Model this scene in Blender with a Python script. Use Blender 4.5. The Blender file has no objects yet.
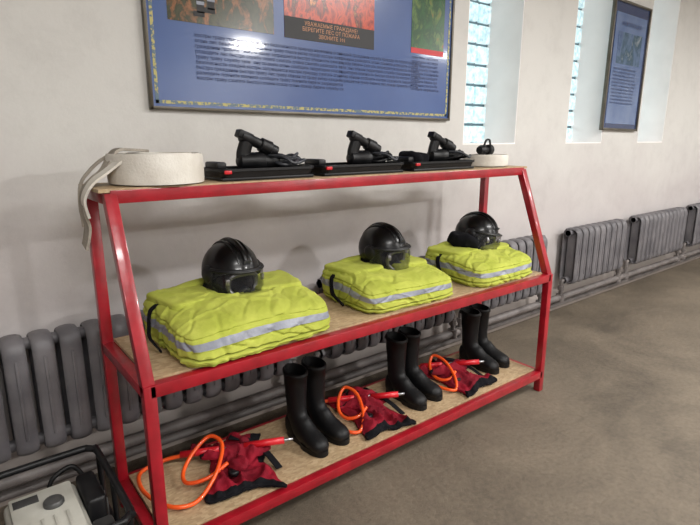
import bpy, bmesh, math, random
from mathutils import Vector, Matrix, noise, Euler
random.seed(4)
V = Vector
scene = bpy.context.scene
scene.view_settings.view_transform = 'Standard'

def lin(c):
    return tuple(((x/255)/12.92 if x/255 <= .04045 else ((x/255+.055)/1.055)**2.4) for x in c) + (1,)

# ------------------------------------------------------------------ materials
def mat(name, c, rough=.5, metal=0, c2=None, nscale=8, bump=0, bscale=60, coat=0, spec=.5, emis=0, trans=0, alpha=1, detail=4, lo=.35, hi=.65):
    m = bpy.data.materials.new(name); m.use_nodes = True
    nt = m.node_tree; N = nt.nodes; L = nt.links
    p = N['Principled BSDF']
    p.inputs['Base Color'].default_value = lin(c)
    p.inputs['Roughness'].default_value = rough
    p.inputs['Metallic'].default_value = metal
    p.inputs['Coat Weight'].default_value = coat
    p.inputs['Coat Roughness'].default_value = .08
    p.inputs['Specular IOR Level'].default_value = spec
    p.inputs['Transmission Weight'].default_value = trans
    p.inputs['Alpha'].default_value = alpha
    if emis:
        p.inputs['Emission Color'].default_value = lin(c)
        p.inputs['Emission Strength'].default_value = emis
    tc = N.new('ShaderNodeTexCoord')
    if c2:
        n = N.new('ShaderNodeTexNoise'); n.inputs['Scale'].default_value = nscale; n.inputs['Detail'].default_value = detail
        L.new(tc.outputs['Object'], n.inputs['Vector'])
        r = N.new('ShaderNodeValToRGB'); r.color_ramp.elements[0].position = lo; r.color_ramp.elements[1].position = hi
        r.color_ramp.elements[0].color = lin(c); r.color_ramp.elements[1].color = lin(c2)
        L.new(n.outputs['Fac'], r.inputs['Fac']); L.new(r.outputs['Color'], p.inputs['Base Color'])
    if bump:
        n = N.new('ShaderNodeTexNoise'); n.inputs['Scale'].default_value = bscale; n.inputs['Detail'].default_value = 5
        L.new(tc.outputs['Object'], n.inputs['Vector'])
        b = N.new('ShaderNodeBump'); b.inputs['Strength'].default_value = bump; b.inputs['Distance'].default_value = .01
        L.new(n.outputs['Fac'], b.inputs['Height']); L.new(b.outputs['Normal'], p.inputs['Normal'])
    return m

RED = mat('red_paint', (162,20,36), .32, c2=(138,14,28), nscale=14, coat=.3, bump=.08, bscale=40)
BLACKP = mat('black_plastic', (12,12,14), .45, c2=(18,18,21), nscale=30, spec=.35)
RUBBER = mat('black_rubber', (8,8,10), .5, c2=(15,15,17), nscale=12, bump=.1, spec=.3)
GLOSSB = mat('helmet_shell', (5,5,7), .30, c2=(9,9,11), coat=.12, spec=.3)
CLOTHB = mat('black_cloth', (12,12,16), .9, c2=(20,20,24), nscale=20, bump=.3, spec=.15)
LIME = mat('hi_vis_fabric', (178,184,82), .85, c2=(160,168,66), nscale=9, bump=.5, bscale=24, spec=.25)
SILV = mat('reflective_tape', (150,153,164), .45, metal=.2, c2=(132,136,148), nscale=14, bump=.2)
HOSEW = mat('white_hose_canvas', (222,218,210), .8, c2=(204,198,188), nscale=10, bump=.25, bscale=120)
HOSEG = mat('worn_hose_canvas', (168,160,148), .85, c2=(130,122,112), nscale=10, bump=.4, bscale=120)
ORANGE = mat('orange_hose', (240,92,30), .35, c2=(228,78,24), coat=.3)
REDC = mat('red_bag_fabric', (138,14,36), .8, c2=(100,8,26), nscale=9, bump=.4, spec=.25)
REDP = mat('red_plastic', (206,28,40), .35, c2=(186,22,34))
METAL = mat('metal', (170,170,172), .3, metal=.9, c2=(140,140,144))
RADM = mat('radiator_paint', (112,109,112), .5, c2=(88,86,90), nscale=6, bump=.15, bscale=40)
PIPEM = mat('pipe_paint', (116,110,108), .5, c2=(84,78,76), nscale=7, bump=.2)
TANK = mat('cream_tank', (196,195,186), .4, c2=(178,176,166), coat=.2)
ENGM = mat('engine_metal', (92,92,92), .5, metal=.6, c2=(60,60,60))
VISOR = mat('visor', (30,32,36), .12, alpha=.45, c2=(44,46,50), coat=.3)
MASK = mat('mask_grey', (58,60,66), .4, c2=(36,38,42), nscale=18)
WOODF = mat('frame_gilt', (104,98,88), .35, metal=.4, c2=(84,78,66))

# OSB boards
def osb():
    m = bpy.data.materials.new('osb_board'); m.use_nodes = True
    N = m.node_tree.nodes; L = m.node_tree.links; p = N['Principled BSDF']
    tc = N.new('ShaderNodeTexCoord'); mp = N.new('ShaderNodeMapping'); mp.inputs['Scale'].default_value = (55, 110, 60); mp.inputs['Rotation'].default_value=(0,0,.4)
    v = N.new('ShaderNodeTexVoronoi'); v.inputs['Scale'].default_value = 1; v.inputs['Randomness'].default_value = 1
    r = N.new('ShaderNodeValToRGB')
    e = r.color_ramp.elements; e[0].color = lin((176,148,114)); e[1].color = lin((206,180,144))
    e2 = r.color_ramp.elements.new(.5); e2.color = lin((192,165,128))
    L.new(tc.outputs['Object'], mp.inputs['Vector']); L.new(mp.outputs['Vector'], v.inputs['Vector'])
    sp = N.new('ShaderNodeSeparateColor'); L.new(v.outputs['Color'], sp.inputs['Color'])
    L.new(sp.outputs['Red'], r.inputs['Fac'])
    n = N.new('ShaderNodeTexNoise'); n.inputs['Scale'].default_value = 4; L.new(tc.outputs['Object'], n.inputs['Vector'])
    mx = N.new('ShaderNodeMix'); mx.data_type = 'RGBA'; mx.blend_type = 'MULTIPLY'; mx.inputs['Factor'].default_value = .45
    L.new(r.outputs['Color'], mx.inputs['A']); L.new(n.outputs['Fac'], mx.inputs['B']); L.new(mx.outputs['Result'], p.inputs['Base Color'])
    p.inputs['Roughness'].default_value = .6
    return m
OSB = osb()

def wall_mat():
    m = bpy.data.materials.new('painted_plaster'); m.use_nodes = True
    N = m.node_tree.nodes; L = m.node_tree.links; p = N['Principled BSDF']
    g = N.new('ShaderNodeNewGeometry'); s = N.new('ShaderNodeSeparateXYZ'); L.new(g.outputs['Position'], s.inputs['Vector'])
    n1 = N.new('ShaderNodeTexNoise'); n1.inputs['Scale'].default_value = 1.4; n1.inputs['Detail'].default_value = 8; n1.inputs['Roughness'].default_value = .65; L.new(g.outputs['Position'], n1.inputs['Vector'])
    ad = N.new('ShaderNodeMath'); ad.operation = 'MULTIPLY_ADD'; L.new(n1.outputs['Fac'], ad.inputs[0]); ad.inputs[1].default_value = 1.2
    L.new(s.outputs['Z'], ad.inputs[2])
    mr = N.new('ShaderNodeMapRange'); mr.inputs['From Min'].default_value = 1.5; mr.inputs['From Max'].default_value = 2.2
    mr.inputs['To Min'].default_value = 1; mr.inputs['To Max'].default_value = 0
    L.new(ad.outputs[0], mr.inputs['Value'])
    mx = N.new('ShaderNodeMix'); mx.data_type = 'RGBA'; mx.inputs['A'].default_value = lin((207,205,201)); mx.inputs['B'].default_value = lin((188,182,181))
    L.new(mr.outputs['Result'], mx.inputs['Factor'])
    n2 = N.new('ShaderNodeTexNoise'); n2.inputs['Scale'].default_value = 4; n2.inputs['Detail'].default_value = 10; n2.inputs['Roughness'].default_value = .72; L.new(g.outputs['Position'], n2.inputs['Vector'])
    r = N.new('ShaderNodeValToRGB'); r.color_ramp.elements[0].position = .34; r.color_ramp.elements[0].color = (.78,.77,.77,1); r.color_ramp.elements[1].position = .52; r.color_ramp.elements[1].color = (1,1,1,1)
    L.new(n2.outputs['Fac'], r.inputs['Fac'])
    m2 = N.new('ShaderNodeMix'); m2.data_type = 'RGBA'; m2.blend_type = 'MULTIPLY'; m2.inputs['Factor'].default_value = .35
    L.new(mx.outputs['Result'], m2.inputs['A']); L.new(r.outputs['Color'], m2.inputs['B'])
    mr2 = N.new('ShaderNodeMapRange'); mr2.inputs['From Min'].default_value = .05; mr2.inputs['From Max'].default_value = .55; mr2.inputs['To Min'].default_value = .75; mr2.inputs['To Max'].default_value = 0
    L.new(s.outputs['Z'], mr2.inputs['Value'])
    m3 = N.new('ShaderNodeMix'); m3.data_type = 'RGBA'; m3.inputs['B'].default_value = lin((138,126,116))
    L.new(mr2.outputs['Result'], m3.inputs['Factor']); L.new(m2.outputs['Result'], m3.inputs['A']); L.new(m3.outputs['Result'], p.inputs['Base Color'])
    p.inputs['Roughness'].default_value = .62
    b = N.new('ShaderNodeBump'); b.inputs['Strength'].default_value = .2; b.inputs['Distance'].default_value = .02
    L.new(n2.outputs['Fac'], b.inputs['Height']); L.new(b.outputs['Normal'], p.inputs['Normal'])
    return m
WALL = wall_mat()

def floor_mat():
    m = bpy.data.materials.new('concrete_floor'); m.use_nodes = True
    N = m.node_tree.nodes; L = m.node_tree.links; p = N['Principled BSDF']
    g = N.new('ShaderNodeNewGeometry')
    n1 = N.new('ShaderNodeTexNoise'); n1.inputs['Scale'].default_value = 1.1; n1.inputs['Detail'].default_value = 10; n1.inputs['Roughness'].default_value = .7; n1.inputs['Distortion'].default_value = .5; L.new(g.outputs['Position'], n1.inputs['Vector'])
    r = N.new('ShaderNodeValToRGB'); e = r.color_ramp.elements
    e[0].position = .32; e[0].color = lin((84,75,64)); e[1].position = .68; e[1].color = lin((128,116,100))
    L.new(n1.outputs['Fac'], r.inputs['Fac'])
    n2 = N.new('ShaderNodeTexNoise'); n2.inputs['Scale'].default_value = 40; n2.inputs['Detail'].default_value = 10; n2.inputs['Roughness'].default_value = .85; L.new(g.outputs['Position'], n2.inputs['Vector'])
    r2 = N.new('ShaderNodeValToRGB'); r2.color_ramp.elements[0].position = .40; r2.color_ramp.elements[0].color = (.5,.48,.46,1); r2.color_ramp.elements[1].position = .56; r2.color_ramp.elements[1].color = (1,1,1,1)
    L.new(n2.outputs['Fac'], r2.inputs['Fac'])
    m2 = N.new('ShaderNodeMix'); m2.data_type = 'RGBA'; m2.blend_type = 'MULTIPLY'; m2.inputs['Factor'].default_value = .6
    L.new(r.outputs['Color'], m2.inputs['A']); L.new(r2.outputs['Color'], m2.inputs['B']); L.new(m2.outputs['Result'], p.inputs['Base Color'])
    p.inputs['Roughness'].default_value = .6
    b = N.new('ShaderNodeBump'); b.inputs['Strength'].default_value = .45; b.inputs['Distance'].default_value = .02
    L.new(n2.outputs['Fac'], b.inputs['Height']); L.new(b.outputs['Normal'], p.inputs['Normal'])
    return m
FLOOR = floor_mat()

# ------------------------------------------------------------------ builder
def crom(pts, n=8, closed=False):
    pts = [V(p) for p in pts]; out = []; k = len(pts)
    rng = range(k if closed else k-1)
    for i in rng:
        if closed: p0,p1,p2,p3 = pts[(i-1)%k],pts[i],pts[(i+1)%k],pts[(i+2)%k]
        else: p0,p1,p2,p3 = pts[max(i-1,0)],pts[i],pts[i+1],pts[min(i+2,k-1)]
        for j in range(n):
            t = j/n
            out.append(.5*((2*p1)+(p2-p0)*t+(2*p0-5*p1+4*p2-p3)*t*t+(3*p1-p0-3*p2+p3)*t**3))
    if not closed: out.append(pts[-1])
    return out

class B:
    def __init__(s): s.bm = bmesh.new(); s.mats = []
    def mi(s, m):
        if m not in s.mats: s.mats.append(m)
        return s.mats.index(m)
    def rings(s, rings, m, cap=True, closed=False):
        i = s.mi(m); vs = [[s.bm.verts.new(p) for p in r] for r in rings]; n = len(vs[0])
        R = len(vs)
        for a in range(R if closed else R-1):
            A, C = vs[a], vs[(a+1)%R]
            for j in range(n):
                f = s.bm.faces.new((A[j], A[(j+1)%n], C[(j+1)%n], C[j])); f.material_index = i
        if cap and not closed:
            f = s.bm.faces.new(list(reversed(vs[0]))); f.material_index = i
            f = s.bm.faces.new(vs[-1]); f.material_index = i
    def grid(s, rows, m):
        i = s.mi(m); vs = [[s.bm.verts.new(p) for p in r] for r in rows]
        for a in range(len(vs)-1):
            for j in range(len(vs[0])-1):
                f = s.bm.faces.new((vs[a][j], vs[a][j+1], vs[a+1][j+1], vs[a+1][j])); f.material_index = i
    def merge(s, t, M, m):
        i = s.mi(m); d = {}
        for v in t.verts: d[v] = s.bm.verts.new(M @ v.co)
        for f in t.faces:
            g = s.bm.faces.new([d[v] for v in f.verts]); g.material_index = i
        t.free()
    def box(s, c, size, m, bev=0, rot=(0,0,0), seg=2):
        t = bmesh.new(); bmesh.ops.create_cube(t, size=1)
        bmesh.ops.scale(t, vec=V(size), verts=t.verts)
        if bev: bmesh.ops.bevel(t, geom=t.edges[:], offset=bev, segments=seg, profile=.5, affect='EDGES')
        s.merge(t, Matrix.Translation(V(c)) @ Euler(rot).to_matrix().to_4x4(), m)
    def bar(s, p0, p1, w, h, m, bev=.003):
        p0, p1 = V(p0), V(p1); d = p1-p0; L = d.length; d.normalize()
        ref = V((0,0,1)) if abs(d.z) < .8 else V((1,0,0))
        x = d.cross(ref).normalized(); y = x.cross(d).normalized()
        M = Matrix((( x.x, y.x, d.x, 0),( x.y, y.y, d.y, 0),( x.z, y.z, d.z, 0),(0,0,0,1)))
        t = bmesh.new(); bmesh.ops.create_cube(t, size=1); bmesh.ops.scale(t, vec=V((w,h,L)), verts=t.verts)
        if bev: bmesh.ops.bevel(t, geom=t.edges[:], offset=bev, segments=2, profile=.5, affect='EDGES')
        s.merge(t, Matrix.Translation((p0+p1)/2) @ M, m)
    def cyl(s, p0, p1, r0, m, r1=None, n=20):
        r1 = r0 if r1 is None else r1; p0, p1 = V(p0), V(p1); d = (p1-p0).normalized()
        ref = V((0,0,1)) if abs(d.z) < .9 else V((1,0,0)); x = d.cross(ref).normalized(); y = d.cross(x).normalized()
        R = []
        for p, r in ((p0, r0), (p1, r1)):
            R.append([p + (x*math.cos(2*math.pi*j/n)+y*math.sin(2*math.pi*j/n))*r for j in range(n)])
        s.rings(R, m)
    def lathe(s, p0, axis, prof, m, n=24):
        p0 = V(p0); d = V(axis).normalized(); ref = V((0,0,1)) if abs(d.z) < .9 else V((1,0,0))
        x = d.cross(ref).normalized(); y = d.cross(x).normalized()
        s.rings([[p0+d*t+(x*math.cos(2*math.pi*j/n)+y*math.sin(2*math.pi*j/n))*max(r,.0005) for j in range(n)] for t, r in prof], m)
    def sweep(s, pts, r, m, n=10, smooth=8, closed=False, flat=None):
        P = crom(pts, smooth, closed) if smooth else [V(p) for p in pts]
        k = len(P); R = []; x = None
        for i, p in enumerate(P):
            if closed: d = (P[(i+1)%k]-P[i-1]).normalized()
            else: d = (P[min(i+1,k-1)]-P[max(i-1,0)]).normalized()
            if x is None:
                ref = V((0,0,1)) if abs(d.z) < .9 else V((1,0,0)); x = d.cross(ref).normalized()
            else: x = (x - d*x.dot(d)).normalized()
            y = d.cross(x)
            ra, rb = (r, r) if flat is None else flat
            R.append([p + x*math.cos(2*math.pi*j/n)*ra + y*math.sin(2*math.pi*j/n)*rb for j in range(n)])
        s.rings(R, m, closed=closed)
    def ribbon(s, pts, side, w, th, m, smooth=8):
        P = crom(pts, smooth) if smooth else [V(p) for p in pts]; k = len(P); sd = V(side).normalized(); R = []
        for i, p in enumerate(P):
            d = (P[min(i+1,k-1)]-P[max(i-1,0)]).normalized(); s2 = (sd - d*sd.dot(d)).normalized(); nn = d.cross(s2)
            R.append([p+s2*w/2+nn*th/2, p+s2*w*.45+nn*th*.6, p-s2*w*.45+nn*th*.6, p-s2*w/2+nn*th/2, p-s2*w/2-nn*th/2, p+s2*w/2-nn*th/2])
        s.rings(R, m)
    def pillow(s, c, size, m, n=24, p=3.2, rot=0, disp=None, matf=None, flat_bottom=True, zf=None):
        t = bmesh.new(); bmesh.ops.create_cube(t, size=2)
        bmesh.ops.subdivide_edges(t, edges=t.edges[:], cuts=n-1, use_grid_fill=True)
        M = Matrix.Translation(V(c)) @ Matrix.Rotation(rot, 4, 'Z'); d = {}; cc = {}
        for v in t.verts:
            q = v.co.copy(); L = (abs(q.x)**p+abs(q.y)**p+abs(q.z)**p)**(1/p); u = q/L
            nrm = V((math.copysign(abs(u.x)**(p-1),u.x)/size[0], math.copysign(abs(u.y)**(p-1),u.y)/size[1], math.copysign(abs(u.z)**(p-1),u.z)/size[2])).normalized()
            w = V((u.x*size[0]/2, u.y*size[1]/2, u.z*size[2]/2))
            if disp: w += nrm*disp(w, q)
            if zf: w = zf(w)
            if flat_bottom: w.z = max(w.z, -size[2]*.44)
            d[v] = s.bm.verts.new(M @ w); cc[v] = q
        for f in t.faces:
            g = s.bm.faces.new([d[v] for v in f.verts]); ce = sum((cc[v] for v in f.verts), V())/len(f.verts)
            g.material_index = s.mi(matf(ce) if matf else m)
        t.free()
    def done(s, name, loc=(0,0,0), rot=(0,0,0), ang=.7, parent=None, scale=1):
        bmesh.ops.recalc_face_normals(s.bm, faces=s.bm.faces[:])
        if scale != 1: bmesh.ops.scale(s.bm, vec=V((scale,)*3), verts=s.bm.verts)
        for f in s.bm.faces: f.smooth = True
        for e in s.bm.edges:
            if len(e.link_faces) == 2 and e.calc_face_angle(0) > ang: e.smooth = False
        me = bpy.data.meshes.new(name); s.bm.to_mesh(me); s.bm.free()
        for m in s.mats: me.materials.append(m)
        o = bpy.data.objects.new(name, me); scene.collection.objects.link(o)
        o.location = loc; o.rotation_euler = rot
        if parent: o.parent = parent
        return o

# ------------------------------------------------------------------ room
XL, XR, YF, CH = -2.6, 11.0, -6.6, 3.3
WIN = [(2.87,3.47), (4.17,4.77), (5.47,6.05)]
ZS, ZT = 1.46, 2.9; TH = .40
b = B()
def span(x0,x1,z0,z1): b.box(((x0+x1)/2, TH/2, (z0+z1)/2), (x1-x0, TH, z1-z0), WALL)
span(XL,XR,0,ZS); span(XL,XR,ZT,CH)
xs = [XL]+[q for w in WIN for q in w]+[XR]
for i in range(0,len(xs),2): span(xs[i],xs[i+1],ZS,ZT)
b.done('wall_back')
b = B(); b.box(((XL+XR)/2,(YF+TH)/2,-.1),(XR-XL+.4,-YF+TH+.2,.2),FLOOR); b.done('floor')
CEIL = mat('ceiling_paint',(220,218,212),.8,c2=(206,204,198),nscale=2)
b = B(); b.box(((XL+XR)/2,(YF+TH)/2,CH+.1),(XR-XL+.4,-YF+TH+.2,.2),CEIL); b.done('ceiling')
b = B(); b.box((XL-.1,(YF+TH)/2,CH/2),(.2,-YF+TH,CH),WALL); b.done('wall_left')
b = B(); b.box((XR+.1,(YF+TH)/2,CH/2),(.2,-YF+TH,CH),WALL); b.done('wall_right')
b = B(); b.box(((XL+XR)/2,YF-.1,CH/2),(XR-XL+.4,.2,CH),WALL); b.done('wall_front')

GBLK = mat('glass_block_glow', (140,180,190), .2, c2=(180,212,216), nscale=20, coat=.6, bump=.6, bscale=16)
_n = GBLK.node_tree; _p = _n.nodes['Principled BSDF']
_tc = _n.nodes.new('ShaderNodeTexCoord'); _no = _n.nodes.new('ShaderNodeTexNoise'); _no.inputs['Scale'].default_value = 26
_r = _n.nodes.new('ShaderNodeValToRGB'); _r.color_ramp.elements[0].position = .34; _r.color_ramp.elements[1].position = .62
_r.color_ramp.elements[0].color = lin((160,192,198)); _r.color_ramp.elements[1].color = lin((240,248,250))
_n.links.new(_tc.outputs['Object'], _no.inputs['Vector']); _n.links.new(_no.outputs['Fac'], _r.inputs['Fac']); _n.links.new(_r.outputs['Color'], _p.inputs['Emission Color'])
_p.inputs['Emission Strength'].default_value = .78  # emission added to the blocks: stands in for daylight and brightens the jambs
MORT = mat('mortar', (104,126,134), .8, c2=(92,112,120))
JAMB = mat('jamb_whitewash', (248,242,240), .7, c2=(240,234,232), nscale=4)
for k,(x0,x1) in enumerate(WIN):
    b = B(); b.box(((x0+x1)/2,.335,(ZS+ZT)/2),(x1-x0,.06,ZT-ZS),MORT)
    nx, nz = 4, 10; wx = (x1-x0)/nx; wz = (ZT-ZS)/nz
    for i in range(nx):
        for j in range(nz):
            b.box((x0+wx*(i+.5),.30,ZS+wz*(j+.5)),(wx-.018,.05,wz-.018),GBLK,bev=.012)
    b.box((x0+.004,.15,(ZS+ZT)/2),(.008,.296,ZT-ZS),JAMB); b.box((x1-.004,.15,(ZS+ZT)/2),(.008,.296,ZT-ZS),JAMB)
    b.box(((x0+x1)/2,.15,ZS+.004),(x1-x0-.016,.296,.008),JAMB); b.box(((x0+x1)/2,.15,ZT-.004),(x1-x0-.016,.296,.008),JAMB)
    b.done('window_%d'%(k+1))

# ------------------------------------------------------------------ radiators and pipes
def radiator(x0, x1):
    b = B(); n = max(2, round((x1-x0)/.096)); pt = (x1-x0)/n; yc = -.115; dp = .062; z0, z1 = .285, .755
    for i in range(n):
        x = x0+pt*(i+.5); path = []
        for (sy, sz, a0) in ((1,1,0),(-1,1,90),(-1,-1,180),(1,-1,270)):
            cy = yc+sy*(dp-.035); cz = (z0+z1)/2+sz*((z1-z0)/2-.05)
            for q in (0,30,60,90):
                a = math.radians(a0+q); path.append(V((x, cy+math.cos(a)*.035, cz+math.sin(a)*.045)))
        k = len(path); R = []
        for j,p in enumerate(path):
            d = (path[(j+1)%k]-path[j-1]).normalized(); nn = d.cross(V((1,0,0)))
            R.append([p+V((1,0,0))*math.cos(t*math.pi/6)*pt*.40+nn*math.sin(t*math.pi/6)*.014 for t in range(12)])
        b.rings(R, RADM, closed=True)
        b.box((x, yc, (z0+z1)/2), (pt*.3, .075, z1-z0-.05), RADM, bev=.008)
        b.box((x, yc-dp-.012, (z0+z1)/2), (.012, .012, z1-z0-.14), RADM, bev=.004)
    for z in (z0+.03, z1-.03):
        b.cyl((x0-.03,yc,z),(x1+.03,yc,z),.024,RADM)
        for x in (x0-.03,x1+.015): b.cyl((x,yc,z),(x+.015,yc,z),.03,RADM,n=6)
    for x in (x0+.2, x1-.2):
        for z in (z0+.07, z1-.07): b.cyl((x,yc,z),(x,-.001,z),.009,RADM,n=8)
    return b.done('radiator')
RAD = [(-2.2,-.55),(-.38,1.36),(1.62,2.66),(2.86,3.74),(4.17,5.08),(5.36,6.5),(6.78,7.8),(8.1,9.2)]
for r in RAD: radiator(*r)
b = B(); zp = .17; yp = -.115
b.cyl((XL+.01,yp,zp),(XR-.01,yp,zp),.027,PIPEM)
b.cyl((XL+.01,-.05,.075),(XR-.01,-.05,.075),.02,PIPEM)
for (x0,x1) in RAD:
    for x in (x0-.06,x1+.06):
        s = .02 if x > (x0+x1)/2 else -.02
        b.sweep([(x-s,yp,.315),(x-s*.3,yp,.315),(x,yp,.30),(x,yp,.25),(x,yp,zp)],.017,PIPEM,smooth=4)
        b.cyl((x,yp,.235),(x,yp,.27),.027,PIPEM,n=8)
        b.cyl((x,yp,.14),(x,yp,.20),.034,PIPEM)
for x in (-1.6,0,1.5,3.8,5.2,6.6,8): b.bar((x,-.001,zp-.035),(x,yp-.03,zp-.035),.03,.008,PIPEM,bev=0)
b.done('heating_pipe')

# ------------------------------------------------------------------ rack
X0, X1 = .45, 2.74; YFm, YB, YT = -.79, -.30, -.56; ZB, ZM, ZTOP = .135, .74, 1.34
b = B(); w = .04
for x in (X0, X1):
    b.box((x,YFm,(ZM-.005)/2),(w,w,ZM-.005),RED,bev=.003)
    b.bar((x,YFm,ZM-.03),(x,YT,ZTOP-.02),w,w,RED)
    b.box((x,YB,(ZTOP-.015)/2),(w,w,ZTOP-.015),RED,bev=.003)
    for z in (ZB-.03, ZM-.03): b.bar((x,YFm,z),(x,YB,z),w,w,RED)
    b.bar((x,YT,ZTOP-.03),(x,YB,ZTOP-.03),w,w,RED)
for z, y in ((ZB,YFm),(ZM,YFm),(ZTOP,YT)):
    b.bar((X0,y,z-.026),(X1,y,z-.026),w,.044,RED)
    b.bar((X0,YB,z-.03),(X1,YB,z-.03),w,w,RED)
for z, y in ((ZB,YFm),(ZM,YFm),(ZTOP,YT)):
    top = z == ZTOP
    b.box(((X0+X1)/2,(y+YB)/2+(-.004 if top else .004),z-.005),(X1-X0+(.07 if top else -.045),YB-y+(.02 if top else -.04),.012),OSB)
    for xm in (X0+(X1-X0)/3, X0+2*(X1-X0)/3): b.bar((xm,y,z-.028),(xm,YB,z-.028),.03,.03,RED)
b.done('storage_rack')

# ------------------------------------------------------------------ folded jackets
def jacket(c, size, rot, seed, hel, slump=.02):
    o = V((seed*7.3, seed*3.1, seed))
    def ridge(v, k=5): return max(0, 1-abs(noise.noise(v))*k)
    def disp(w, q):
        a = noise.fractal((w*3.5+o), 1, 2, 3)*.006
        wr = noise.noise(w*4+o)*1.5
        a += ridge(V((w.x*4+w.y*6+wr, w.y*10-w.x*5, w.z*5))+o, 6)*.006
        a -= ridge(V((w.x*9-w.y*8-wr, w.y*5+w.x*6, w.z*8))+o*2, 8)*.007
        a += ridge(V((w.x*18+wr*2, w.y*14, w.z*12))+o*3, 5)*.0025
        side = abs(q.y+1) < .01 or abs(abs(q.x)-1) < .01
        if side:
            a -= .016*math.exp(-((q.z+.50+.08*math.sin(w.x*6+seed))/.045)**2)
            a -= .008*math.exp(-((q.z+.80)/.04)**2)
            a -= .005*math.exp(-((q.z-.62)/.05)**2)
        if q.y < -.99 and -.0 < q.z < .50: a = a*.4+.003
        return a
    def mf(ce):
        if (ce.y < -.99 or ce.x < -.99) and .02 < ce.z < .44: return SILV
        return LIME
    def zf(w):
        t = max(0, w.z/size[2]+.44)
        fx = abs(w.x)/(size[0]/2); fy = w.y/(size[1]/2)
        w.z -= t*(.016*fx**4) + t*.045*max(0,-fy)**1.4
        w.z += t*.006*math.sin(w.x*9+seed*2)
        w.y -= (1-min(1,t))*slump*max(0,-fy)**3
        w.y += .010*math.sin(w.x*7+seed)*max(0,-fy)
        r2 = ((w.x-hel[0])**2+(w.y-hel[1])**2)/.13**2
        w.z -= t*.035*math.exp(-r2**2)
        return w
    b = B(); b.pillow((0,0,size[2]*.44),size,LIME,n=84,p=7,disp=disp,matf=mf,zf=zf)
    h = size[2]; hx = size[0]/2
    def sd(w,q): return ridge(V((w.x*22,w.y*9,w.z*9))+o,5)*.003 + noise.noise(w*9+o)*.005
    b.pillow((-hx+.13,.08,h*.85),(.21,.24,.045),LIME,n=26,p=6,rot=.12,disp=sd,flat_bottom=False)
    b.pillow((hx-.12,.07,h*.83),(.21,.24,.045),LIME,n=26,p=6,rot=-.15,disp=sd,flat_bottom=False)
    b.sweep([(-hx+.09,.155,h*.84),(-.12,.165,h*.95),(0,.17,h*.97),(.12,.165,h*.95),(hx-.09,.155,h*.82)],0,LIME,n=12,flat=(.03,.018))
    b.ribbon([(-hx+.05,.08,h*.86),(-hx-.004,.07,h*.74),(-hx-.022,.05,h*.45),(-hx-.030,.02,.05),(-hx-.012,-.03,.010)],(0,1,0),.022,.006,CLOTHB)
    b.done('folded_fire_jacket', loc=(c[0],c[1],ZM+.002), rot=(0,0,rot), ang=1.5)
jacket((.890,-.552),(.63,.45,.188),.02,1,(.03,.09),.035)
jacket((1.690,-.545),(.54,.42,.166),-.02,2,(.055,.09))
jacket((2.400,-.55),(.53,.41,.162),.02,5,(.10,.10))

# ------------------------------------------------------------------ helmets
def helmet(loc, rot, hood=False):
    b = B(); ax, ay = .118, .138
    def E(az, el, k=1.0, dz=0):
        return V((ax*k*math.cos(el)*math.sin(az), -ay*k*math.cos(el)*math.cos(az), .128*k*math.sin(el)+dz))
    n = 40; R = []
    for t in range(0, 13):
        el = math.radians(-28 + t*118/12*.995)
        R.append([E(2*math.pi*j/n, el, 1.0) for j in range(n)])
    R = [[E(2*math.pi*j/n, math.radians(-28), .95) for j in range(n)]] + R
    for r in R[:5]:
        for j,v in enumerate(r):
            fr = max(0, math.cos(2*math.pi*j/n)); v.z = max(v.z, -.058+.085*(fr**.6))
    b.rings(R, GLOSSB)
    for off in (-.03, 0, .03):
        b.sweep([(off, -ay*math.cos(a)*.99*(1-abs(off)*2), .130*math.sin(a)*(1-abs(off)*1.4)) for a in [math.radians(q) for q in range(25,165,14)]],.012 if off==0 else .007,GLOSSB,n=8,smooth=3)
    b.sweep([E(math.radians(a),0,1.03,.022) for a in range(-85,86,17)],.008,BLACKP,n=8,smooth=3)
    for s in (-1,1):
        b.lathe((s*ax*.96,-.015,.0),(s,0,0),[(0,.036),(.012,.036),(.018,.03),(.022,.018),(.022,0)],BLACKP)
        b.box((s*.085,-.118,-.02),(.018,.012,.026),METAL,bev=.003,rot=(0,0,s*.6))
    rows = []
    for t in range(9):
        k = 1.10+.05*t/8
        rows.append([V((ax*k*math.sin(math.radians(a)), -ay*k*math.cos(math.radians(a))-.004, .02-.0175*t*(1-.25*(abs(a)/82)**2))) for a in range(-82,83,6)])
    b.grid(rows, VISOR)
    b.sweep(rows[-1], .0035, MASK, n=6, smooth=0); b.sweep(rows[0], .005, BLACKP, n=6, smooth=0)
    b.pillow((0,.0,-.035),(.19,.21,.16),CLOTHB,n=12,p=2.4,flat_bottom=False)
    b.sweep([(-.06,-.098,-.01),(0,-.118,.005),(.06,-.098,-.01),(.065,-.092,-.06),(.03,-.108,-.095),(-.03,-.108,-.095),(-.065,-.092,-.06)],.010,METAL,n=8,smooth=5,closed=True)
    b.lathe((0,-.098,-.078),(0,-1,-.25),[(0,.028),(.02,.028),(.024,.02),(.03,.02)],MASK)
    R = []
    for t in range(6):
        k = .94+.10*t/5+.04*math.sin(t)
        R.append([V((ax*k*math.sin(math.radians(a))*(1+.03*math.sin(a*.2)), -ay*k*math.cos(math.radians(a)), -.05-.013*t)) for a in range(72,290,6)])
    b.grid(R, CLOTHB)
    b.ribbon([(-ax*.9,-.01,-.05),(-.07,-.07,-.10),(0,-.10,-.112),(.07,-.07,-.10),(ax*.9,-.01,-.05)],(0,1,.2),.02,.004,CLOTHB)
    b.box((0,-ay*.93,.052),(.035,.006,.03),MASK,bev=.002,rot=(.45,0,0))
    if hood:
        b.pillow((-.13,.01,-.05),(.17,.20,.10),CLOTHB,n=14,p=2.5,disp=lambda w,q: noise.noise(w*18)*.018)
    b.done('fire_helmet', loc=loc, rot=rot, scale=.94)
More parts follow.
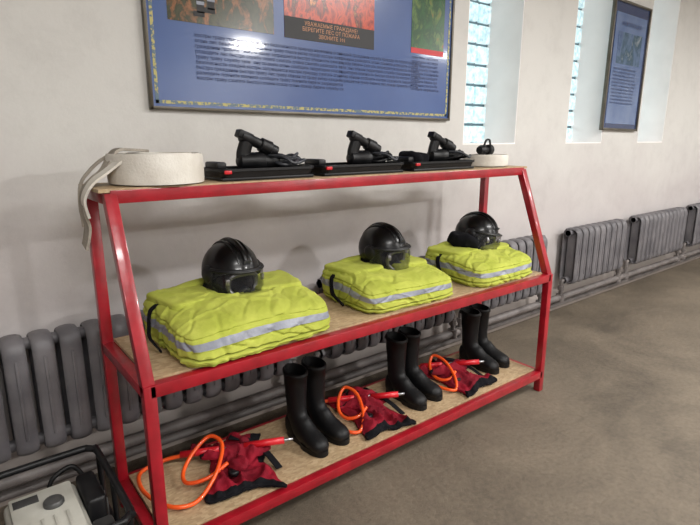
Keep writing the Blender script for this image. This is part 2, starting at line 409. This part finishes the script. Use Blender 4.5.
helmet((.912,-.455,.978),(.02,.03,.10))
helmet((1.745,-.455,.960),(.02,.0,.15))
helmet((2.495,-.45,.950),(.10,.16,.25),hood=True)

# ------------------------------------------------------------------ rubber boots
def boot(x, y, rot):
    b = B(); n = 28
    def ring(cy, cz, rx, rl, tilt, floor=.012):
        a = math.radians(tilt); out = []
        for j in range(n):
            t = 2*math.pi*j/n; u = math.cos(t)*rx; v = math.sin(t)*rl
            p = V((u, cy+v*math.cos(a), cz-v*math.sin(a))); p.z = max(p.z, floor); out.append(p)
        return out
    prof = [(.012,.350,.052,.064,-6),(.012,.344,.056,.068,-6),(.012,.332,.056,.068,-5),(.012,.328,.052,.064,-5),(.012,.27,.050,.060,-2),
            (.010,.20,.045,.054,0),(.008,.15,.042,.054,6),(.002,.115,.041,.060,20),(-.022,.085,.042,.070,42),(-.055,.062,.044,.066,62),
            (-.095,.050,.047,.052,78),(-.135,.044,.049,.042,86),(-.170,.040,.046,.036,90),(-.195,.036,.036,.028,92),(-.208,.034,.018,.016,92)]
    R = [ring(c,z,rx,rl,t) for c,z,rx,rl,t in prof]
    inner = [ring(.012,.350,.047,.059,-6), ring(.012,.30,.045,.054,-3), ring(.01,.2,.03,.03,0)]
    b.rings(list(reversed(inner))+R, RUBBER)
    b.pillow((0,.022,.066),(.080,.105,.115),RUBBER,n=10,p=2.8)
    out = []
    for j in range(40):
        t = 2*math.pi*j/40; yy = math.sin(t); xx = math.cos(t)
        ww = .050 if yy < 0 else .040
        ww *= 1-.12*math.exp(-((yy-.1)/.25)**2)
        out.append((xx*ww/ (abs(xx)**2.6+abs(yy)**2.6)**(1/2.6), -.068+yy*.146/(abs(xx)**2.6+abs(yy)**2.6)**(1/2.6)))
    b.rings([[V((p[0],p[1],z)) for p in out] for z in (0,.010,.020,.026)], RUBBER)
    b.ribbon([(-.02,.075,.323),(0,.082,.338),(.0,.080,.353)],(1,0,0),.02,.006,RUBBER,smooth=3)
    b.done('rubber_boot', loc=(x,y,ZB+.003), rot=(0,0,rot), ang=1.0, scale=.97)
for x,y,r in ((1.18,-.515,.04),(1.295,-.50,.14),(1.825,-.50,.02),(1.94,-.485,.16),(2.475,-.47,.03),(2.585,-.455,.12)): boot(x,y,r)

# ------------------------------------------------------------------ backpack extinguishers (collapsed bag + hose + hand pump)
def pack(cx, sx, tipx, seed, brot=-.25, bs=(.27,.42)):
    b = B(); o = V((seed*5.1, seed*2.2, 0)); z = ZB+.001
    def rid(v,k=4): return max(0, 1-abs(noise.noise(v))*k)
    def cloth(corner, hgt, fold):
        def zf(w):
            u = w.x/(bs[0]/2); v = w.y/(bs[1]/2)
            k = 1-.22*math.cos(v*math.pi/2)*abs(u) + corner*abs(u*v)
            nx = w.x*k + .035*noise.noise(V((w.y*9,seed,fold))); ny = w.y*(1-.16*math.cos(u*math.pi/2)*abs(v)) + .04*noise.noise(V((w.x*11,seed*3,fold)))
            q = V((nx,ny,0))
            lift = hgt*max(0,noise.noise(q*7+o+V((0,0,fold)))+.35) + .030*rid(V((nx*9+ny*4,ny*5-nx*7,fold))+o,3.5) + .012*rid(V((nx*20,ny*16,fold))+o,4)
            edge = max(0,1-max(abs(u),abs(v))**6)
            return V((nx,ny,max(w.z,-.004) + lift*(.25+.75*edge)))
        return zf
    def mf1(ce):
        if ce.x > .72 and ce.y > -.1: return CLOTHB
        if ce.y < -.84: return CLOTHB
        return REDC
    b.pillow((cx,-.55,z+.008),(bs[0]*1.05,bs[1]*1.05,.014),REDC,n=46,p=12,rot=brot,matf=mf1,zf=cloth(.16,.030,0),flat_bottom=False)
    def mf2(ce): return CLOTHB if ce.y > .80 else REDC
    sv = bs; bs = (.20,.24)
    b.pillow((cx+.02,-.50,z+.034),(.20,.24,.012),REDC,n=34,p=12,rot=brot+.7,matf=mf2,zf=cloth(.1,.035,3),flat_bottom=False)
    bs = sv
    b.ribbon([(cx+.02,-.44,z+.085),(cx+.08,-.50,z+.075),(cx+.12,-.58,z+.045),(cx+.13,-.68,z+.014)],(.8,.6,0),.032,.004,CLOTHB)
    b.lathe((cx-.05,-.62,z+.030),(.1,0,1),[(0,.022),(.016,.022),(.019,.018)],BLACKP)
    loop = [(-.16,-.40,.05),(-.24,-.35,.03),(-.34,-.36,.02),(-.37,-.46,.02),(-.35,-.58,.02),(-.30,-.66,.02),(-.22,-.67,.02),(-.12,-.61,.06),(-.04,-.50,.10),(-.06,-.42,.11),(-.14,-.43,.07),(-.21,-.49,.035),(-.22,-.56,.03),(-.15,-.60,.045),(-.06,-.59,.07)]
    b.sweep([(cx+p[0]*sx, p[1], z+max(p[2],.012)) for p in loop],.0085,ORANGE,n=10,smooth=8)
    p0 = V((cx-.16*sx-.02,-.385,z+.05)); p1 = V((tipx,-.64,z+.095)); d = (p1-p0)
    b.cyl(p0,p0+d*.34,.015,REDP); b.cyl(p0+d*.34,p0+d*.58,.011,METAL); b.cyl(p0+d*.56,p0+d*.92,.015,REDP); b.cyl(p0+d*.92,p1,.008,METAL,r1=.005)
    b.done('backpack_fire_extinguisher', ang=1.6)
pack(.85,1,1.075,1)
pack(1.57,.62,1.745,2,brot=-.1,bs=(.25,.44))
pack(2.225,.5,2.39,3,brot=.05,bs=(.25,.42))

# ------------------------------------------------------------------ rolled hoses
def hose(c, R, h, tail=False, noz=False):
    b = B(); z = ZTOP+.003; th = .009; r = .022; a = 0; ring = []
    cx, cy = c
    while r < R:
        ring.append((r, a)); a += math.radians(12); r += th*1.06*12/360
    rows = []
    for r, a in ring:
        zz = z + .006*noise.noise(V((r*60,a*.2,0)))+.002
        d = V((math.cos(a), math.sin(a), 0)); p = V((cx,cy,0))+d*r; u = V((0,0,1))
        rows.append([p+d*-.3*th+u*(zz), p+d*.3*th+u*(zz), p+d*th*.50+u*(zz+h*.12), p+d*th*.50+u*(zz+h*.86), p+d*.2*th+u*(zz+h), p-d*.2*th+u*(zz+h), p-d*th*.46+u*(zz+h*.88), p-d*th*.46+u*(zz+h*.12)])
    b.rings(rows, HOSEW)
    if tail:
        b.ribbon([(cx-.02,cy+.03,z+h+.012),(cx-.07,cy+.03,z+h+.016),(cx-.13,cy+.02,z+h+.012),(cx-.180,cy+.00,z+h*.5),(cx-.215,cy+.0,z+.022),(cx-.248,cy-.01,z-.015),(cx-.262,cy-.015,z-.08),(cx-.250,cy-.005,z-.14),(cx-.262,cy+.01,z-.21)],(0,1,0),.070,.009,HOSEG)
        b.ribbon([(cx-.10,cy+.08,z+h+.016),(cx-.165,cy+.085,z+h*.8),(cx-.21,cy+.09,z+.04),(cx-.238,cy+.09,z+.0),(cx-.246,cy+.10,z-.06),(cx-.242,cy+.10,z-.15)],(.2,1,0),.050,.009,HOSEG)
        b.ribbon([(cx-.13,cy-.07,z+h*.9),(cx-.185,cy-.06,z+.05),(cx-.235,cy-.055,z+.012),(cx-.262,cy-.05,z-.04),(cx-.252,cy-.04,z-.10)],(0,1,.2),.040,.008,HOSEW)
    if noz:
        b.lathe((cx-.06,cy,z+h+.03),(1,.2,0),[(0,.02),(.02,.028),(.05,.028),(.055,.02),(.09,.018),(.095,.03),(.13,.032)],BLACKP)
        b.sweep([(cx-.02,cy,z+h+.05),(cx,cy,z+h+.085),(cx+.03,cy,z+h+.085),(cx+.04,cy,z+h+.05)],.006,BLACKP,n=8)
    b.done('rolled_fire_hose', ang=.9)
hose((.650,-.435),.165,.102,tail=True)
hose((2.565,-.43),.130,.062,noz=True)

# ------------------------------------------------------------------ pistol tools in open cases
def tool(x0, x1, bx, seed):
    b = B(); z = ZTOP+.002; cx = (x0+x1)/2; L = x1-x0; cy = -.44; W = .22
    b.box((cx,cy,z+.006),(L-.02,W-.02,.012),BLACKP,bev=.004)
    def rr(lx,ly,zz,r=.035):
        out=[]
        for sx,sy,a0 in ((1,1,0),(-1,1,90),(-1,-1,180),(1,-1,270)):
            for q in range(0,91,15):
                a=math.radians(a0+q); out.append(V((cx+sx*(lx/2-r)+math.cos(a)*r, cy+sy*(ly/2-r)+math.sin(a)*r, zz)))
        return out
    b.rings([rr(L-.03,W-.03,z),rr(L-.012,W-.012,z+.034),rr(L,W,z+.036),rr(L,W,z+.046),rr(L-.018,W-.018,z+.046),rr(L-.03,W-.03,z+.012)],BLACKP,closed=True)
    b.box((x0+.03,cy-W/2+.003,z+.034),(.03,.010,.014),REDP,bev=.003)
    b.box((x0+.03,cy,z+.055),(.04,.12,.03),BLACKP,bev=.008)
    for q in (.25,.75): b.box((x0+L*q,cy,z+.022),(.012,W-.04,.03),BLACKP,bev=.003)
    b.lathe((bx-.08,cy,z+.070),(1,-.05,-.02),[(0,.02),(.008,.030),(.07,.032),(.075,.036),(.11,.036),(.115,.028),(.17,.026),(.175,.031),(.20,.031),(.205,.022)],BLACKP)
    b.sweep([(bx-.055,cy,z+.08),(bx-.052,cy,z+.105),(bx-.038,cy-.005,z+.150)],0,BLACKP,n=12,flat=(.022,.030))
    b.sweep([(bx-.02,cy,z+.10),(bx+.02,cy,z+.102),(bx+.03,cy,z+.122)],.005,BLACKP,n=6)
    b.lathe((bx-.068,cy-.005,z+.172),(1,-.05,-.42),[(0,.016),(.006,.024),(.05,.025),(.055,.021),(.09,.021),(.095,.028),(.14,.030),(.145,.024),(.172,.023)],BLACKP)
    b.box((bx-.055,cy-.003,z+.172),(.05,.045,.032),BLACKP,bev=.006,rot=(0,.40,0))
    pts = []; ccx = min(bx+.15, x1-.085)
    for i in range(64):
        a = i/64*math.pi*8; rr_ = .074-.0005*i
        pts.append((ccx+math.cos(a)*rr_*1.1+.008*math.sin(i), cy-.005+math.sin(a)*rr_, z+.055+.034*(i/64)+.008*math.sin(a*2.3+seed)))
    b.sweep(pts,.0065,MASK if seed==1 else BLACKP,n=7,smooth=2)
    b.sweep([(bx+.05,cy-.02,z+.09),(bx+.09,cy-.07,z+.085),(bx+.12,cy-.10,z+.062),(bx+.15,cy-.085,z+.07)],.007,MASK,n=7)
    if seed == 3: b.pillow((x0+.10,cy,z+.06),(.13,.14,.07),CLOTHB,n=12,p=3,disp=lambda w,q: noise.noise(w*25)*.012)
    b.done('pistol_tool_case', ang=.7)
tool(.85,1.285,1.055,1); tool(1.32,1.81,1.62,2); tool(1.86,2.34,2.16,3)

# ------------------------------------------------------------------ generator
b = B()
gx0,gx1,gy0,gy1,gh = .0,.325,-.98,-.51,.43
def rrect(x0,x1,y0,y1,z,r=.05):
    out=[]
    for sx,sy,a0 in ((1,1,0),(-1,1,90),(-1,-1,180),(1,-1,270)):
        for q in (0,30,60,90):
            a=math.radians(a0+q); out.append(((x0+x1)/2+sx*((x1-x0)/2-r)+math.cos(a)*r,(y0+y1)/2+sy*((y1-y0)/2-r)+math.sin(a)*r,z))
    return out
b.sweep(rrect(gx0,gx1,gy0,gy1,gh),.012,BLACKP,smooth=2,closed=True)
b.sweep(rrect(gx0,gx1,gy0,gy1,.035),.012,BLACKP,smooth=2,closed=True)
for x in (gx0,gx1):
    for y in (gy0+.06,gy1-.06):
        b.cyl((x,y,0),(x,y,gh),.011,BLACKP); b.cyl((x,y,0),(x,y,.022),.02,RUBBER)
b.cyl((gx0,gy1,.24),(gx1,gy1,.24),.009,BLACKP); b.cyl((gx1,gy0+.05,.24),(gx1,gy1-.05,.24),.009,BLACKP)
b.cyl((gx1,(gy0+gy1)/2,.035),(gx1,(gy0+gy1)/2,gh),.009,BLACKP)
b.box((.135,-.745,.315),(.21,.36,.09),TANK,bev=.022,seg=4)
b.box((.135,-.745,.368),(.18,.32,.022),TANK,bev=.008)
for i in range(4): b.box((.085+.034*i,-.82,.380),(.010,.14,.006),TANK,bev=.002)
b.box((.135,-.745,.275),(.24,.39,.012),ENGM,bev=.003)
b.lathe((.16,-.69,.376),(0,0,1),[(0,.030),(.012,.030),(.018,.026),(.020,.012)],ENGM)
b.box((.09,-.63,.380),(.07,.04,.002),ENGM)
b.box((.272,-.66,.30),(.06,.18,.16),BLACKP,bev=.014,seg=3)
for i in range(5): b.box((.304,-.73+.035*i,.30),(.006,.014,.12),ENGM,bev=.001)
b.box((.272,-.86,.27),(.06,.14,.14),ENGM,bev=.01)
b.sweep([(.27,-.56,.36),(.24,-.545,.40),(.18,-.55,.38),(.16,-.56,.33)],.008,RUBBER)
b.box((.15,-.66,.15),(.20,.20,.20),ENGM,bev=.02)
for i in range(7): b.box((.15,-.66,.07+i*.024),(.23,.22,.006),ENGM,bev=.002)
b.cyl((.15,-.93,.15),(.15,-.74,.15),.095,ENGM,n=28)
b.box((.15,-.945,.19),(.26,.04,.18),BLACKP,bev=.01)
for i in range(3): b.lathe((.07+.08*i,-.965,.20),(0,-1,0),[(0,.026),(.008,.026),(.010,.02)],METAL)
b.lathe((.05,-.66,.16),(-1,0,0),[(0,.085),(.02,.085),(.03,.07),(.035,.02)],TANK)
b.box((.16,-.70,.045),(.26,.40,.02),BLACKP,bev=.004)
b.done('portable_generator')

# ------------------------------------------------------------------ posters
def pmat(name, cols, scale, seed):
    m = bpy.data.materials.new(name); m.use_nodes = True; N = m.node_tree.nodes; L = m.node_tree.links; p = N['Principled BSDF']
    tc = N.new('ShaderNodeTexCoord'); mp = N.new('ShaderNodeMapping'); mp.inputs['Location'].default_value = (seed,seed*2,seed); L.new(tc.outputs['Object'], mp.inputs['Vector'])
    mp.inputs['Scale'].default_value = (1,1,.6)
    n = N.new('ShaderNodeTexNoise'); n.inputs['Scale'].default_value = scale; n.inputs['Detail'].default_value = 8; n.inputs['Distortion'].default_value = .6; n.inputs['Roughness'].default_value=.65; L.new(mp.outputs['Vector'], n.inputs['Vector'])
    r = N.new('ShaderNodeValToRGB'); r.color_ramp.elements.remove(r.color_ramp.elements[0])
    r.color_ramp.elements[0].position = .30; r.color_ramp.elements[0].color = lin(cols[0])
    for i,c in enumerate(cols[1:]):
        e = r.color_ramp.elements.new(.30+.4*(i+1)/(len(cols)-1)); e.color = lin(c)
    L.new(n.outputs['Fac'], r.inputs['Fac']); L.new(r.outputs['Color'], p.inputs['Base Color'])
    p.inputs['Roughness'].default_value = .25
    return m
BLUE = mat('poster_blue', (62,90,146), .30, c2=(52,80,138), nscale=2, coat=.6)
YEL = mat('poster_ornament', (186,176,104), .4, c2=(90,110,124), nscale=70, lo=.47, hi=.53)
INK = mat('poster_ink', (34,46,88), .5, c2=(40,52,98))
INKR = mat('caption_ink', (210,150,110), .5, c2=(200,140,100))
INKW = mat('caption_bg', (20,18,22), .5, c2=(28,24,26))
PH = [pmat('photo_field',[(26,28,20),(70,68,42),(48,54,32),(150,96,58),(96,92,70)],14,1),
      pmat('photo_fire',[(30,12,8),(130,30,20),(206,76,40),(70,20,16),(226,140,70)],14,4),
      pmat('photo_forest',[(24,56,36),(50,96,52),(36,72,44),(90,120,60),(150,60,44)],14,7)]
px, pz, pw, ph = 1.745, 2.135, 1.90, 1.02
b = B()
b.box((0,-.009,0),(pw,.018,ph),BLUE)
for s in (-1,1):
    b.box((s*pw/2,-.014,0),(.014,.028,ph+.014),WOODF,bev=.003); b.box((0,-.014,s*ph/2),(pw+.014,.028,.014),WOODF,bev=.003)
for s in (-1,1):
    b.box((s*(pw/2-.026),-.0186,0),(.014,.0012,ph-.038),YEL); b.box((0,-.0186,s*(ph/2-.026)),(pw-.038,.0012,.014),YEL)
poster = b.done('fire_safety_poster', loc=(px,-.001,pz), rot=(0,.006,0))
for i,(a,c,z0,z1) in enumerate(((.89,1.41,1.99,2.44),(1.47,2.05,1.985,2.44),(2.34,2.62,2.00,2.44))):
    b = B(); b.box(((a+c)/2-px,-.0190,(z0+z1)/2-pz),(c-a,.002,z1-z0),PH[i])
    if i: b.box(((a+c)/2-px,-.0202,z0+.05-pz if i==1 else z0+.015-pz),(c-a,.0006,.10 if i==1 else .03),INKW if i==1 else REDP)
    b.done('printed_photo_%d'%(i+1), parent=poster)
b = B(); yy = -.0205
for x,l in ((-.705,.0),(-.655,.02)):
    b.box((x,yy,-.03+l),(.034,.001,.14),INKW); b.box((x,yy-.0008,-.06+l),(.036,.001,.014),SILV); b.box((x-.008,yy,-.105+l),(.052,.001,.022),INKW)
b.box((-.68,yy,.08),(.10,.001,.12),INKW); b.done('printed_figure', parent=poster)
def text(body, x, z, size, m, par, y=-.0208, align='LEFT', sp=1.0):
    c = bpy.data.curves.new('printed_text','FONT'); c.body = body; c.size = size; c.align_x = align; c.space_line = sp; c.resolution_u = 1
    o = bpy.data.objects.new('printed_text', c); scene.collection.objects.link(o); c.materials.append(m)
    o.location = (x,y,z); o.rotation_euler = (math.pi/2,0,0); o.parent = par
W = 'лес пожар огонь опасность населения запрещается разводить костры сжигать траву территории правила безопасности помните беречь природу каждый гражданин обязан сообщить службу спасения по телефону ветер пламя быстро'.split()
def para(nl, wch):
    out = []
    for _ in range(nl):
        l = ''
        while len(l) < wch: l += random.choice(W)+' '
        out.append(l[:wch])
    return '\n'.join(out)
text(para(9,68),-.74,-.200,.0225,INK,poster,sp=1.0)
text(para(7,50),.06,-.200,.0225,INK,poster,sp=1.0)
text(para(9,20),.60,-.165,.0215,INK,poster,sp=1.05)
text('УВАЖАЕМЫЕ ГРАЖДАНЕ!\nБЕРЕГИТЕ ЛЕС ОТ ПОЖАРА\nЗВОНИТЕ 101',.015,-.080,.027,INKR,poster,y=-.0212,align='CENTER')
text('ПОЖАРНАЯ БЕЗОПАСНОСТЬ',0,.36,.09,INKR,poster,align='CENTER')

NB = mat('notice_blue', (44,60,100), .2, c2=(38,54,92), coat=.5)
NP = mat('notice_paper', (104,124,162), .14, c2=(84,106,148), nscale=5, coat=.8)
b = B(); b.box((0,-.01,0),(.66,.02,1.06),NB); b.box((0,-.0215,-.02),(.57,.003,.92),NP)
for s in (-1,1):
    b.box((s*.33,-.016,0),(.02,.032,1.08),WOODF,bev=.003); b.box((0,-.016,s*.53),(.68,.032,.02),WOODF,bev=.003)
b.box((0,-.0235,.16),(.44,.002,.26),pmat('photo_notice',[(60,80,120),(90,110,140),(60,84,100),(130,140,150)],8,9))
notice = b.done('framed_notice', loc=(5.04,-.001,2.11), rot=(0,.01,0))
text(para(11,34),-.25,-.02,.023,INK,notice,y=-.0245,sp=1.25)
text('ИНФОРМАЦИЯ',0,.34,.05,INK,notice,y=-.0245,align='CENTER')

# ------------------------------------------------------------------ lights
LAMPW = mat('lamp_housing', (225,225,222), .4, c2=(215,215,212))
def lamp(x, y, z, sx, sy, p, col=(1,.985,.96)):
    l = bpy.data.lights.new('tube_light','AREA'); l.shape = 'RECTANGLE'; l.size = sx; l.size_y = sy; l.energy = p; l.color = col
    o = bpy.data.objects.new('ceiling_lamp_light', l); scene.collection.objects.link(o)
    b = B(); b.box((0,0,.035),(sx+.05,sy+.05,.05),LAMPW,bev=.01)
    for s in (-1,1): b.cyl((s*sx*.35,0,.05),(s*sx*.35,0,CH-z),.006,LAMPW,n=6)
    q = b.done('ceiling_lamp', loc=(x,y,z)); o.parent = q
K = 1.28
lamp(4.0,-5.2,2.86,.42,.30,180*K)
lamp(.6,-3.2,3.1,1.4,.3,70*K)
lamp(3.6,-2.6,3.1,1.4,.3,76*K)
lamp(7.0,-2.8,3.1,1.4,.3,100*K)
lamp(-1.2,-5.2,3.1,1.4,.3,50*K)
lamp(8.5,-5.2,3.1,1.4,.3,90*K)
w = bpy.data.worlds.new('World'); scene.world = w; w.use_nodes = True
w.node_tree.nodes['Background'].inputs[0].default_value = (.8,.9,1,1); w.node_tree.nodes['Background'].inputs[1].default_value = 1

# ------------------------------------------------------------------ camera
cd = bpy.data.cameras.new('camera'); cd.lens = 27.05; cd.sensor_width = 36; cd.clip_start = .05
co = bpy.data.objects.new('camera', cd); scene.collection.objects.link(co); scene.camera = co
co.location = (0,-2.4,1.5); co.rotation_euler = (math.radians(76.74),0,math.radians(-38.3))
